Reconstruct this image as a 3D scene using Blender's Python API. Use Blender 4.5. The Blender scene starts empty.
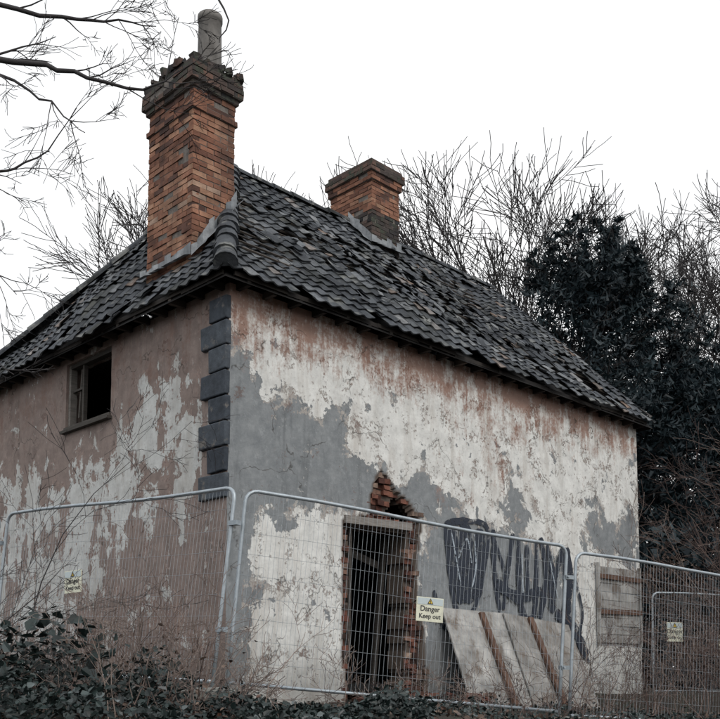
import bpy, math, random
from mathutils import Vector, Matrix, noise
R=random.Random(7)
scene=bpy.context.scene
def rr(a,b): return R.uniform(a,b)
# ---------------------------------------------------------------- mesh builder
class MB:
    def __init__(s): s.v=[];s.f=[];s.m=[];s.t=[]
    def add(s,vs,fs,mat=0,tint=0.5):
        o=len(s.v); s.v+= [tuple(p) for p in vs]; s.t+=[tint]*len(vs)
        for f in fs: s.f.append([i+o for i in f]); s.m.append(mat)
    def box(s,c,size,M=None,mat=0,tint=0.5,jit=0):
        hx,hy,hz=size[0]/2,size[1]/2,size[2]/2
        vs=[]
        for x,y,z in [(-1,-1,-1),(1,-1,-1),(1,1,-1),(-1,1,-1),(-1,-1,1),(1,-1,1),(1,1,1),(-1,1,1)]:
            p=Vector((x*hx+rr(-jit,jit),y*hy+rr(-jit,jit),z*hz+rr(-jit,jit)))
            if M: p=M@p
            vs.append(p+Vector(c))
        s.add(vs,[(0,3,2,1),(4,5,6,7),(0,1,5,4),(1,2,6,5),(2,3,7,6),(3,0,4,7)],mat,tint)
    def tube(s,pts,rad,sides=5,mat=0,tint=0.5,cap=True):
        n=len(pts); vs=[];fs=[]
        pts=[Vector(p) for p in pts]
        if not hasattr(rad,'__len__'): rad=[rad]*n
        u=None
        for i,p in enumerate(pts):
            t=(pts[min(i+1,n-1)]-pts[max(i-1,0)])
            if t.length<1e-6: t=Vector((0,0,1))
            t.normalize()
            if u is None:
                u=t.cross(Vector((0,0,1)) if abs(t.z)<.9 else Vector((1,0,0))).normalized()
            else:
                u=(u-t*u.dot(t))
                if u.length<1e-5: u=t.cross(Vector((0,1,0)))
                u.normalize()
            w=t.cross(u)
            for k in range(sides):
                a=2*math.pi*k/sides
                vs.append(p+(u*math.cos(a)+w*math.sin(a))*rad[i])
        for i in range(n-1):
            for k in range(sides):
                k2=(k+1)%sides
                fs.append((i*sides+k,i*sides+k2,(i+1)*sides+k2,(i+1)*sides+k))
        if cap:
            fs.append(tuple(range(sides))[::-1]); fs.append(tuple((n-1)*sides+k for k in range(sides)))
        s.add(vs,fs,mat,tint)
    def build(s,name,mats,parent=None,smooth=False,bevel=0):
        me=bpy.data.meshes.new(name); me.from_pydata(s.v,[],s.f)
        for m in (mats if isinstance(mats,(list,tuple)) else [mats]): me.materials.append(m)
        me.polygons.foreach_set('material_index',s.m)
        a=me.attributes.new('tint','FLOAT','POINT'); a.data.foreach_set('value',s.t)
        if smooth: me.polygons.foreach_set('use_smooth',[True]*len(s.f))
        me.update()
        o=bpy.data.objects.new(name,me); scene.collection.objects.link(o)
        if parent: o.parent=parent
        if bevel:
            b=o.modifiers.new('bevel','BEVEL'); b.width=bevel; b.segments=2; b.limit_method='ANGLE'
        return o
def empty(name,loc=(0,0,0),rz=0,parent=None):
    e=bpy.data.objects.new(name,None); e.location=loc; e.rotation_euler=(0,0,rz); e.empty_display_size=.3
    scene.collection.objects.link(e)
    if parent: e.parent=parent
    return e
# ---------------------------------------------------------------- material helpers
class NT:
    def __init__(s,name):
        s.mat=bpy.data.materials.new(name); s.mat.use_nodes=True; s.t=s.mat.node_tree
        s.b=s.t.nodes['Principled BSDF']; s.out=s.t.nodes['Material Output']
    def n(s,ty,**k):
        nd=s.t.nodes.new(ty)
        for a,b in k.items(): setattr(nd,a,b)
        return nd
    def l(s,a,b): s.t.links.new(a,b)
    def set(s,sock,v):
        if isinstance(v,bpy.types.NodeSocket): s.l(v,sock)
        else: sock.default_value=v
    def m(s,op,a,b=0.0,c=None,clamp=False):
        nd=s.n('ShaderNodeMath',operation=op,use_clamp=clamp); s.set(nd.inputs[0],a); s.set(nd.inputs[1],b)
        if c is not None: s.set(nd.inputs[2],c)
        return nd.outputs[0]
    def noise(s,vec,scale,detail=6,rough=.6,dist=0):
        nd=s.n('ShaderNodeTexNoise'); s.l(vec,nd.inputs['Vector']); nd.inputs['Scale'].default_value=scale
        nd.inputs['Detail'].default_value=min(detail,6); nd.inputs['Roughness'].default_value=rough; nd.inputs['Distortion'].default_value=dist
        return nd.outputs['Fac']
    def ramp(s,fac,els,interp='LINEAR'):
        nd=s.n('ShaderNodeValToRGB'); s.l(fac,nd.inputs[0]); cr=nd.color_ramp; cr.interpolation=interp
        while len(cr.elements)<len(els): cr.elements.new(.5)
        for e,(p,c) in zip(cr.elements,els):
            e.position=p
            if not hasattr(c,'__len__'): c=(c,c,c)
            e.color=(*c[:3],1)
        return nd.outputs['Color']
    def step(s,val,a,b):
        nd=s.n('ShaderNodeMapRange',clamp=True); s.set(nd.inputs[0],val); nd.inputs[1].default_value=a; nd.inputs[2].default_value=b
        return nd.outputs[0]
    def mix(s,f,a,b,blend='MIX'):
        nd=s.n('ShaderNodeMix',data_type='RGBA',blend_type=blend); s.set(nd.inputs[0],f)
        for i,v in ((6,a),(7,b)):
            if isinstance(v,bpy.types.NodeSocket): s.l(v,nd.inputs[i])
            else: nd.inputs[i].default_value=(*v[:3],1)
        return nd.outputs[2]
    def obj(s,scale=(1,1,1)):
        tc=s.n('ShaderNodeTexCoord'); mp=s.n('ShaderNodeMapping'); s.l(tc.outputs['Object'],mp.inputs[0]); mp.inputs['Scale'].default_value=scale
        return mp.outputs[0]
    def attr(s,name,out='Fac'):
        nd=s.n('ShaderNodeAttribute',attribute_name=name); return nd.outputs[out]
    def bump(s,h,strength=.4,dist=.02):
        nd=s.n('ShaderNodeBump'); s.l(h,nd.inputs['Height']); nd.inputs['Strength'].default_value=strength; nd.inputs['Distance'].default_value=dist
        s.l(nd.outputs[0],s.b.inputs['Normal'])
def simple(name,els,nscale=6,var=.5,rough=.85,bump=.4,bscale=30,spec=.3,scale=(1,1,1),mossy=None,bdist=.01,soot=None):
    """tint attribute -> colour ramp, broken up by layered noise"""
    t=NT(name); o=t.obj(scale)
    base=t.ramp(t.attr('tint'),els)
    n=t.noise(o,nscale,6,.65)
    f=t.ramp(n,[(.25,1-var),(.75,1+var*.3)])
    col=t.mix(1.0,base,f,'MULTIPLY')
    if mossy:
        mm=t.step(t.noise(o,mossy[1],6,.6),mossy[2],mossy[2]+.1)
        col=t.mix(mm,col,mossy[0])
    if soot:
        o2=t.obj((1,1,.35)); col=t.mix(t.m('MULTIPLY',t.step(t.noise(o2,soot[1],6,.65),soot[2],soot[2]+.18),.8),col,soot[0])
    t.l(col,t.b.inputs['Base Color']); t.b.inputs['Roughness'].default_value=rough
    t.b.inputs['Specular IOR Level'].default_value=spec
    t.bump(t.noise(o,bscale,3,.7),bump,bdist)
    return t.mat
M_brick=simple('weathered_brick',[(0,(.10,.055,.045)),(.2,(.23,.105,.07)),(.55,(.37,.185,.12)),(.85,(.46,.275,.185)),(1,(.42,.345,.29))],4,.6,.9,.7,60,soot=((.055,.04,.037),1.9,.50))
M_brick2=simple('old_red_brick',[(0,(.035,.025,.022)),(.4,(.13,.05,.037)),(.8,(.23,.10,.07)),(1,(.33,.25,.2))],6,.6,.9,.6,60,soot=((.03,.025,.022),2.5,.48))
M_mortar=simple('mortar',[(0,(.15,.135,.125)),(1,(.28,.25,.225))],12,.6,.95,.8,60)
M_brickdark=simple('sooty_brick',[(0,(.035,.035,.038)),(.5,(.085,.068,.062)),(1,(.20,.115,.09))],5,.5,.95,.8,50,mossy=((.055,.062,.048),6,.52))
M_tile=simple('roof_tile',[(0,(.024,.028,.036)),(.5,(.070,.079,.092)),(.85,(.15,.162,.178)),(.93,(.23,.24,.25)),(1,(.19,.135,.105))],7,.7,.75,.7,45,spec=.3,mossy=((.175,.18,.175),3.2,.57),soot=((.022,.024,.02),1.3,.50))
M_deck=simple('roof_deck',[(0,(.010,.009,.009)),(.6,(.04,.034,.03)),(1,(.13,.11,.095))],6)
M_lead=simple('lead_flashing',[(0,(.18,.20,.22)),(1,(.38,.40,.42))],9,.6,.6,.4,20)
M_pot=simple('chimney_pot_clay',[(0,(.13,.125,.12)),(1,(.28,.265,.25))],8,.5,.8,.3,30,soot=((.07,.065,.06),3,.5))
M_quoin=simple('quoin_paint',[(0,(.042,.052,.068)),(1,(.085,.10,.12))],8,.6,.85,.6,30,mossy=((.16,.15,.14),6,.58))
M_wood=simple('old_wood',[(0,(.03,.027,.025)),(.5,(.11,.10,.09)),(1,(.28,.26,.24))],6,.5,.85,.5,30,scale=(1,1,8))
M_batten=simple('brown_batten',[(0,(.10,.055,.04)),(1,(.18,.11,.08))],8,.5,.8,.4,30)
M_ply=simple('weathered_plywood',[(0,(.20,.195,.185)),(.5,(.34,.33,.315)),(1,(.48,.475,.46))],2.5,.8,.85,.4,20,mossy=((.17,.145,.125),2.6,.53),soot=((.10,.09,.08),1.8,.52))
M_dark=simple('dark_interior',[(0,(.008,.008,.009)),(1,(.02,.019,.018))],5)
M_galv=simple('galvanised_steel',[(0,(.30,.35,.39)),(1,(.46,.51,.55))],14,.3,.45,.1,40,spec=.6)
M_galv.node_tree.nodes['Principled BSDF'].inputs['Metallic'].default_value=.5
M_wire=simple('fence_wire',[(0,(.25,.28,.31)),(1,(.42,.46,.5))],14,.3,.5,.1,40,spec=.5)
M_conc=simple('concrete_foot',[(0,(.2,.2,.19)),(1,(.33,.33,.31))],10,.5)
M_bark=simple('bark',[(0,(.03,.029,.032)),(.5,(.062,.058,.06)),(1,(.12,.11,.11))],6,.4,.9,.3,25)
M_barkR=simple('twig_bark',[(0,(.05,.034,.032)),(.5,(.115,.078,.07)),(1,(.30,.24,.21))],6,.4,.8,.3,25)
def leafmat(name,els,rough=.45):
    t=NT(name); c=t.ramp(t.attr('tint'),els); t.l(c,t.b.inputs['Base Color']); t.b.inputs['Roughness'].default_value=rough
    t.b.inputs['Specular IOR Level'].default_value=.4
    return t.mat
M_leaf=leafmat('ivy_leaves',[(0,(.007,.012,.012)),(.5,(.017,.029,.028)),(.75,(.04,.06,.058)),(.87,(.11,.13,.135)),(1,(.10,.05,.035))],.38)
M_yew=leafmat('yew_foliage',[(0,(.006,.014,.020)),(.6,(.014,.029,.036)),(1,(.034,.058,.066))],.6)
M_dead=leafmat('dead_leaves',[(0,(.04,.028,.024)),(.5,(.09,.06,.048)),(1,(.19,.14,.11))],.8)
# ---------------------------------------------------------------- wall material
def wall_mat(name,paint,under,grey1,grey2,stain,stain_amt,n_amp,drip_amp,chip=.15):
    t=NT(name); o=t.obj()
    st=t.obj((4,4,.6))
    ca=t.n('ShaderNodeAttribute',attribute_name='wfield'); sep=t.n('ShaderNodeSeparateColor'); t.l(ca.outputs['Color'],sep.inputs[0])
    Rf,Gf,Bf=sep.outputs
    n1=t.noise(o,1.9,6,.66,.4); n2=t.noise(o,9,6,.75); d=t.noise(st,1,5,.7,.3); n3=t.noise(o,30,4,.6,.5)
    c5=lambda x,k: t.m('MULTIPLY',t.m('SUBTRACT',x,.5),k)
    v=t.m('ADD',t.m('ADD',Rf,c5(n1,n_amp)),t.m('ADD',c5(n2,.6),c5(d,drip_amp)))
    pm=t.step(v,.495,.515)
    nb=t.noise(o,2.7,5,.6)
    chips=t.step(t.m('ADD',t.m('ADD',c5(n3,.8),c5(nb,1.1)),c5(n2,.8)),chip,chip+.03)
    pm2=t.m('MULTIPLY',pm,t.m('SUBTRACT',1.0,chips))
    rem=t.m('MULTIPLY',t.step(t.m('ADD',c5(n3,1.0),c5(d,1.0)),.25,.28),.6)
    pm3=t.m('MAXIMUM',pm2,rem)
    um=t.step(t.m('ADD',v,t.m('ADD',c5(nb,1.0),c5(n3,.25))),.46,.50)
    g=t.mix(t.step(t.noise(o,5,6,.75),.3,.7),grey1,grey2)
    g=t.mix(t.m('MULTIPLY',t.step(d,.52,.68),.5),g,[c*.5 for c in grey1])
    g=t.mix(t.m('MULTIPLY',t.step(n2,.55,.66),.4),g,[c*1.35 for c in grey2])
    g=t.mix(t.m('MULTIPLY',um,.8),g,t.mix(n2,[c*.7 for c in under],[c*1.25 for c in under]))
    p=t.mix(t.step(t.noise(o,3.3,6,.75),.38,.66),paint,[c*.74 for c in paint])
    p=t.mix(t.m('MULTIPLY',t.step(d,.5,.66),.6),p,[paint[0]*.60,paint[1]*.555,paint[2]*.52])
    p=t.mix(t.m('MULTIPLY',t.step(n2,.54,.68),.55),p,[c*.55 for c in paint])
    sn=t.m('ADD',c5(t.noise(st,1.3,6,.75,.4),1.8),c5(t.noise(o,2.2,6,.75),1.9))
    sm=t.m('MULTIPLY',t.step(t.m('ADD',t.m('ADD',Bf,sn),c5(n3,.6)),.36,.80),stain_amt)
    col=t.mix(pm3,g,p)
    col=t.mix(sm,col,t.mix(n2,stain,[c*2.1 for c in stain]))
    col=t.mix(t.m('MULTIPLY',t.step(t.m('ADD',c5(n3,.7),c5(nb,1.2)),.17,.24),.55),col,[stain[0]*.8,stain[1]*.8,stain[2]*.85])
    # hairline cracks in the render
    vo=t.n('ShaderNodeTexVoronoi',feature='DISTANCE_TO_EDGE'); wv=t.n('ShaderNodeMixRGB'); 
    wn=t.n('ShaderNodeTexNoise'); t.l(o,wn.inputs['Vector']); wn.inputs['Scale'].default_value=3.0; wn.inputs['Detail'].default_value=3
    t.l(o,wv.inputs[1]); t.l(wn.outputs['Color'],wv.inputs[2]); wv.inputs[0].default_value=.35
    t.l(wv.outputs[0],vo.inputs['Vector']); vo.inputs['Scale'].default_value=1.1
    crk=t.m('MULTIPLY',t.m('MULTIPLY',t.step(vo.outputs['Distance'],.007,.001),t.step(nb,.44,.52)),.7)
    col=t.mix(crk,col,(.05,.045,.04))
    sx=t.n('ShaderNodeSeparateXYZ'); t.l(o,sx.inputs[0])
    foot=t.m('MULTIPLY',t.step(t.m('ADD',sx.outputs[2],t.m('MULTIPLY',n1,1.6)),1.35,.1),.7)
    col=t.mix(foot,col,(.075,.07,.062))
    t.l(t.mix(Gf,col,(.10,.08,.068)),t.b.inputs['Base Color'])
    t.b.inputs['Roughness'].default_value=.92; t.b.inputs['Specular IOR Level'].default_value=.2
    h=t.m('ADD',pm2,t.m('MULTIPLY',n3,.6))
    t.bump(h,.7,.009)
    return t.mat
M_front=wall_mat('flaking_render_front',(.76,.765,.745),(.42,.385,.355),(.165,.18,.192),(.285,.30,.31),(.165,.092,.068),.88,1.7,.6,.13)
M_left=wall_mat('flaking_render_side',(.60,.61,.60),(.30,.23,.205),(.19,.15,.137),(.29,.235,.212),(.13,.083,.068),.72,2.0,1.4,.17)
# ---------------------------------------------------------------- ground
def gz(x,y):
    d=y-0.15*x
    t=max(0,min(1,(d-1.5)/6.5)); t=t*t*(3-2*t)
    z=-1.55+1.12*t-.05*max(0,min(6,x))*(1 if y<16 else 0)
    z+=.06*noise.noise(Vector((x*.6,y*.6,0)))+.03*noise.noise(Vector((x*2,y*2,3)))
    return z
def axis(a,b,fine,far):
    xs=[a+i*fine for i in range(int((b-a)/fine)+1)]
    lo=[];s=fine;x=a
    while x>-far: s*=1.35; x-=s; lo.append(x)
    hi=[];s=fine;x=xs[-1]
    while x<far: s*=1.35; x+=s; hi.append(x)
    return lo[::-1]+xs+hi
gx=axis(-14,14,.25,900); gy=axis(-4,24,.25,900)
mb=MB(); mb.v=[(x,y,gz(x,y)) for y in gy for x in gx]; mb.t=[.5]*len(mb.v)
nx=len(gx)
for j in range(len(gy)-1):
    for i in range(nx-1): mb.f.append((j*nx+i,j*nx+i+1,(j+1)*nx+i+1,(j+1)*nx+i)); mb.m.append(0)
t=NT('leaf_litter_ground'); o=t.obj()
c=t.ramp(t.noise(o,3.5,6,.75),[(.3,(.018,.017,.015)),(.5,(.048,.038,.03)),(.62,(.03,.037,.025)),(.75,(.09,.07,.05))])
t.l(c,t.b.inputs['Base Color']); t.b.inputs['Roughness'].default_value=.95; t.bump(t.noise(o,18,6,.75),.9,.06)
mb.build('ground',t.mat,smooth=True)
# ---------------------------------------------------------------- house
ANG=math.atan2(.706,.709)
house=empty('derelict_cottage',(-1.52,10.8,0),ANG)
L,WD=9.4,7.2
ZB,ZT=-.8,4.5
def seg_d(px,py,a,b):
    ax,ay=a;bx,by=b;dx=bx-ax;dy=by-ay
    q=((px-ax)*dx+(py-ay)*dy)/(dx*dx+dy*dy); q=max(0,min(1,q))
    return math.hypot(px-ax-q*dx,py-ay-q*dy)
def inside(px,py,poly):
    c=False;n=len(poly);j=n-1
    for i in range(n):
        xi,yi=poly[i];xj,yj=poly[j]
        if (yi>py)!=(yj>py) and px<(xj-xi)*(py-yi)/(yj-yi)+xi: c=not c
        j=i
    return c
def sd(px,py,poly):
    d=min(seg_d(px,py,poly[i-1],poly[i]) for i in range(len(poly)))
    return d if inside(px,py,poly) else -d
greyA=[(-.3,3.8),(.3,3.75),(.4,3.45),(.5,3.2),(.85,3.45),(1.1,3.3),(1.3,3.1),(1.7,3.35),(1.85,3.1),(1.95,2.78),(2.25,2.88),(2.4,2.72),(2.9,2.7),(3.5,2.68),(3.8,2.45),(3.7,1.9),(2.1,1.98),(1.5,1.98),(1.1,2.0),(.9,1.72),(.45,1.85),(.4,1.4),(.55,.85),(.3,.35),(.25,-1),(-.3,-1)]
greyB=[(3.3,2.3),(4.0,2.3),(5.2,2.15),(6.7,1.95),(7.1,1.0),(7.1,-1),(3.2,-1)]
greyC=[(5.1,2.5),(5.4,2.9),(5.8,2.95),(6.1,2.4),(5.6,2.2)]
greyD=[(7.4,2.2),(7.7,2.6),(8.1,3.1),(8.5,2.7),(9.0,3.2),(9.6,3.3),(9.6,1.3),(8.4,1.7),(7.8,1.9)]
brickP=[(1.86,-1),(1.84,1.4),(1.84,1.92),(2.3,2.04),(2.36,2.4),(2.52,2.68),(2.7,2.6),(2.85,2.45),(3.08,2.32),(3.38,2.04),(3.3,1.6),(3.28,1.0),(3.42,.5),(3.52,-1)]
def hole_front(s,z):
    w=.05*noise.noise(Vector((s*3,z*6,0)))
    if 1.98+w<s<3.08+w*2 and z<1.86: return True
    if inside(s,z,[(2.72,2.0),(2.70,2.14),(2.86,2.34),(3.1,2.2),(3.26,2.02)]): return True
    return False
def f_front(s,z):
    g=max(sd(s,z,greyA),sd(s,z,greyB)*.8,sd(s,z,greyC)*.5-.04,sd(s,z,greyD)*.55-.06)
    r=max(.16,min(.74,.5-g/.9))
    b=max(0,min(1,(z-3.35)/.95))*.82+max(0,.5-abs(s-5.0)*.2)*max(0,1-abs(z-3.1)*.9)*.8
    q=sd(s,z,brickP)
    bi=1.0 if q>.05 else (.9 if q>.0 else 0)
    return r,bi,b
whiteL=[(.55,2.6),(.9,3.5),(1.7,3.6),(2.5,3.1),(3.2,2.8),(7.4,3.0),(7.4,.2),(4,.4),(3.0,.9),(2.6,1.7),(1.9,1.9),(1.0,1.8)]
WY0,WY1,WZ0,WZ1=2.64,3.90,3.42,4.40
def hole_left(s,z): return WY0<s<WY1 and WZ0<z<WZ1
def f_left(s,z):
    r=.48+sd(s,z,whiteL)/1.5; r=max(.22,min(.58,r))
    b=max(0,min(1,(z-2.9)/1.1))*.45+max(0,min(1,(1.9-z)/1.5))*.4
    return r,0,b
def wall(name,fn,width,cell,hole,field,mat,thick=.3,flip=False,s0=.003,und=.012):
    nxs=int(round((width-s0)/cell)); nzs=int(round((ZT-ZB)/cell))
    me=bpy.data.meshes.new(name); vs=[];fd=[];fs=[]
    for j in range(nzs+1):
        z=ZB+(ZT-ZB)*j/nzs
        for i in range(nxs+1):
            s=s0+(width-s0)*i/nxs
            r,g,b=field(s,z)
            fade=max(0,min(1,(s-.32)/.3))
            dep=(und*(.5+.5*noise.noise(Vector((s*1.3,z*1.3,7))))+.004*noise.noise(Vector((s*7,z*7,1)))+.004)*fade
            if g>.95: dep+=.07
            vs.append(fn(s,z,dep)); fd+= [r,1.0 if g>0 else 0.0,b,1]
    W=nxs+1
    for j in range(nzs):
        for i in range(nxs):
            s=s0+(width-s0)*(i+.5)/nxs; z=ZB+(ZT-ZB)*(j+.5)/nzs
            if hole(s,z): continue
            f=(j*W+i,j*W+i+1,(j+1)*W+i+1,(j+1)*W+i)
            fs.append(f[::-1] if flip else f)
    me.from_pydata(vs,[],fs)
    a=me.color_attributes.new('wfield','FLOAT_COLOR','POINT'); a.data.foreach_set('color',fd)
    me.materials.append(mat); me.polygons.foreach_set('use_smooth',[thick<.3]*len(fs)); me.update()
    o=bpy.data.objects.new(name,me); scene.collection.objects.link(o); o.parent=house
    so=o.modifiers.new('solid','SOLIDIFY'); so.thickness=thick; so.offset=-1
    return o
nohole=lambda s,z:False
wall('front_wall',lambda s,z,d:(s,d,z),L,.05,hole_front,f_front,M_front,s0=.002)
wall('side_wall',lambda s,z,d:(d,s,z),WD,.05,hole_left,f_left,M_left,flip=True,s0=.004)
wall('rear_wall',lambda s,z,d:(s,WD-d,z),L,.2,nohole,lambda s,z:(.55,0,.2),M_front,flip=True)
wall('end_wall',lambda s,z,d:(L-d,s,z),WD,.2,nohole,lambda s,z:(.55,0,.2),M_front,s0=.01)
EZ=4.55; RZ=8.15; RY=3.4; OV=.25; PX=2.55; VX=9.55
Pn=Vector((PX,RY,RZ)); Qn=Vector((VX,RY,RZ))
mb=MB(); mb.add([(L-.02,0,ZT-.02),(L-.02,WD,ZT-.02),(L-.02,RY,RZ-.12),(L-.3,0,ZT-.02),(L-.3,WD,ZT-.02),(L-.3,RY,RZ-.12)],[(0,1,2),(3,5,4),(0,2,5,3),(1,4,5,2)])
mb.build('gable',M_front,house)
mb=MB(); mb.box((L/2,WD/2,-.25),(L-.6,WD-.6,.1)); mb.box((L/2,WD/2,2.45),(L-.62,WD-.62,.15)); mb.box((L/2,3.0,1.1),(L-.64,.12,2.5)); mb.box((3.9,1.6,1.0),(.12,2.6,2.6)); mb.box((1.7,3.6,3.45),(.1,6.58,1.85)); mb.box((L/2,WD/2,4.45),(L-.61,WD-.61,.06)); mb.build('interior',M_dark,house)  # inner walls and top ceiling added, coloured near-black, to keep the openings dark
# roof deck (added near-black sheet blocks light, stands for the void), battens, rafter feet
mb=MB(); dz=-.12
def dk(p): return (p[0],p[1],p[2]+dz)
A=(-OV,-OV,EZ);B=(VX,-OV,EZ);C=(VX,WD+OV,EZ);D=(-OV,WD+OV,EZ)
mb.add([dk(A),dk(B),dk(Qn),dk(Pn)],[(0,1,2,3)],0,0); mb.add([dk(D),dk(A),dk(Pn)],[(0,1,2)],0,0); mb.add([dk(B),dk(C),dk(Qn)],[(0,1,2)],0,0)
k=0
while k*.4<L:
    x=.12+k*.4; mb.box((x,-.11+rr(-.01,.02),EZ-.075+rr(-.01,.0)),(.055,.22,.08),tint=rr(.2,.8)); k+=1
for i in range(18): mb.box((-.11+rr(-.01,.02),.12+i*.4,EZ-.075),(.22,.055,.08),tint=rr(.2,.8))
for i in range(12):
    x=i*.79+.3; mb.box((x,-OV+.035+rr(0,.02),EZ-.035+rr(-.04,.012)),(.80,.03,.055),Matrix.Rotation(rr(-.025,.025),3,'Y'),0,rr(0,.6))
for i in range(9): mb.box((-OV+.035,i*.8+.25,EZ-.035+rr(-.02,.012)),(.03,.82,.055),Matrix.Rotation(rr(-.015,.015),3,'X'),0,rr(0,.6))
eaF=Vector((1,0,0)); vF=Pn-Vector((PX,-OV,EZ)); SF=vF.length; ebF=vF/SF; nF=eaF.cross(ebF)
hipF=(PX+OV)/SF
for r_ in range(1,21):
    b=r_*.235+.2
    if b>SF-.1: break
    a0=hipF*b+.1; p0=Vector((-OV,-OV,EZ))+ebF*b-nF*.045
    a=a0
    while a<VX+OV-.1:
        e=min(VX+OV-.05,a+rr(1.2,2.2)); mb.tube([p0+eaF*a,p0+eaF*(e-.02)+nF*rr(-.01,.01)],.017,4,0,rr(.6,1)); a=e
mb.build('roof_deck',M_deck,house)
def tile_slope(name,O,ea,eb,n,length,slope_len,lim_lo,lim_hi,damage=None,coarse=1):
    mb=MB(); tw,ex,tl=.215,.235,.30
    rows=int(slope_len/ex)+1
    for r_ in range(rows):
        b0=r_*ex-.03
        for c_ in range(int(length/tw)+2):
            a0=c_*tw-.02
            bm=b0+ex*.5
            lo,hi=lim_lo(bm),lim_hi(bm)
            if a0+tw<lo-.02 or a0>hi+.02: continue
            dm=damage(a0,b0) if damage else .0
            if R.random()<dm*.30+(.10 if r_==0 else 0): continue
            if damage and dm>.1 and noise.noise(Vector((a0*1.6,b0*1.9,31)))>.56-dm*.38: continue
            jb=rr(-.016,.016); ja=rr(-.006,.006); jn=rr(0,.006)+dm*rr(0,.012); rot=rr(-.02,.02)
            if R.random()<.015+dm*.42: jb-=rr(.02,.22); rot+=rr(-.4,.4); jn+=rr(.01,.05)
            jb+=.06*noise.noise(Vector((a0*.6,b0*.5,2)))-(.0 if r_ else rr(0,.06))
            tint=min(1,max(0,.45+.55*noise.noise(Vector((a0*.5,b0*.9,5)))+rr(-.27,.27)))
            if R.random()<.04+dm*.25: tint=rr(.85,1)
            K=7; vs=[]
            for (bb,nn) in ((0,.034),(tl,.004)):
                for k in range(K):
                    u=k/(K-1); h=.016*math.cos(u*2*math.pi)
                    aa=u*(tw+.02); 
                    pa=a0+ja+aa-rot*bb; pb=b0+jb+bb+rot*aa
                    sag=.14*noise.noise(Vector((pa*.4,pb*.4,9)))+.055*noise.noise(Vector((pa*1.2,pb*1.2,3)))
                    sag*=min(1,max(.15,pb/1.2))*min(1,max(.2,(slope_len-pb)/.8))
                    lo2,hi2=lim_lo(pb),lim_hi(pb); pa=max(lo2,min(hi2,pa)); pb=min(pb,slope_len-.01)
                    vs.append(O+ea*pa+eb*pb+n*(h+nn+jn+sag))
            for k in range(K): vs.append(vs[k]-n*.018+eb*.004)
            fs=[(k,k+1,K+k+1,K+k) for k in range(K-1)]+[(2*K+k,2*K+k+1,k+1,k) for k in range(K-1)]
            mb.add(vs,fs,0,tint)
    return mb.build(name,M_tile,house)
def dmgF(a,b):
    d=math.hypot((a-4.3)/2.3,(b-2.3)/1.6); d2=math.hypot((a-7.5)/2.0,(b-.9)/1.2); d3=math.hypot((a-5.9)/1.1,(b-3.2)/.9); d4=math.hypot((a-2.2)/.9,(b-2.2)/.9)
    return min(.95,.07+max(0,1-d)*1.0+max(0,1-d2)*.85+max(0,1-d3)*.7+max(0,1-d4)*.5)
tile_slope('front_roof_tiles',Vector((-OV,-OV,EZ)),eaF,ebF,nF,VX+OV,SF,lambda b:hipF*b,lambda b:VX+OV,dmgF)
eaL=Vector((0,-1,0)); vL=Pn-Vector((-OV,RY,EZ)); SL=vL.length; ebL=vL/SL; nL=eaL.cross(ebL)
WL=WD+2*OV
tile_slope('hip_roof_tiles',Vector((-OV,WD+OV,EZ)),eaL,ebL,nL,WL,SL,lambda b:(WD+OV-RY)*b/SL,lambda b:WL-(RY+OV)*b/SL,lambda a,b:.12)
vB=Qn-Vector((VX,WD+OV,EZ)); SB=vB.length; ebB=vB/SB; eaB=Vector((-1,0,0)); nB=eaB.cross(ebB); hb=(PX+OV)/SB
tile_slope('rear_roof_tiles',Vector((VX,WD+OV,EZ)),eaB,ebB,nB,VX+OV,SB,lambda b:0,lambda b:VX+OV-hb*b)
def caps(mb,p0,p1,r,ln,n_up,jit=.012):
    d=(p1-p0); T=d.length; d.normalize(); side=d.cross(n_up).normalized(); up=side.cross(d).normalized()
    k=int(T/ln)
    for i in range(k+1):
        s0=i*ln; s1=min(T,s0+ln+.04)
        if s1-s0<.05: continue
        rj=Vector((rr(-jit,jit),rr(-jit,jit),rr(-jit,jit)))
        vs=[];S=9
        for s_,rad in ((s0,r*1.12),(s1,r*.92)):
            for q in range(S):
                a=math.pi*q/(S-1)*1.1-.05*math.pi
                vs.append(p0+d*s_+side*math.cos(a)*rad+up*(math.sin(a)*rad*.85)+rj)
        for q in range(S): vs.append(vs[q]*1.0-up*.02+d*.004)
        fs=[(q,q+1,S+q+1,S+q) for q in range(S-1)]+[(2*S+q,2*S+q+1,q+1,q) for q in range(S-1)]
        fs+=[tuple(range(2*S,3*S))]
        mb.add(vs,fs,0,max(0,min(1,.4+rr(-.25,.3))))
mb=MB()
caps(mb,Pn,Qn,.10,.42,Vector((0,0,1)),.014)
caps(mb,Vector(A)+Vector((.0,.0,.02)),Pn,.13,.34,Vector((-.5,-.5,1)),.018)
caps(mb,Vector(D)+Vector((.0,.0,.02)),Pn,.12,.36,Vector((-.5,.5,1)))
mb.build('ridge_and_hip_tiles',M_tile,house)
mb=MB()
for i in range(150):
    a=rr(2.2,8.8); b=R.gauss(2.0,1.0)
    if b<.3 or b>4.6 or a-OV<hipF*b: continue
    p=Vector((-OV,-OV,EZ))+eaF*a+ebF*b+nF*rr(.06,.12)
    Mr=Matrix.Rotation(.78+rr(-.3,.3),3,'X')@Matrix.Rotation(rr(0,6),3,'Z')
    mb.box(p,(rr(.06,.22),rr(.04,.15),rr(.012,.02)),Mr,0,rr(.2,1),.012)
mb.build('broken_tile_debris',M_tile,house)
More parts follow.
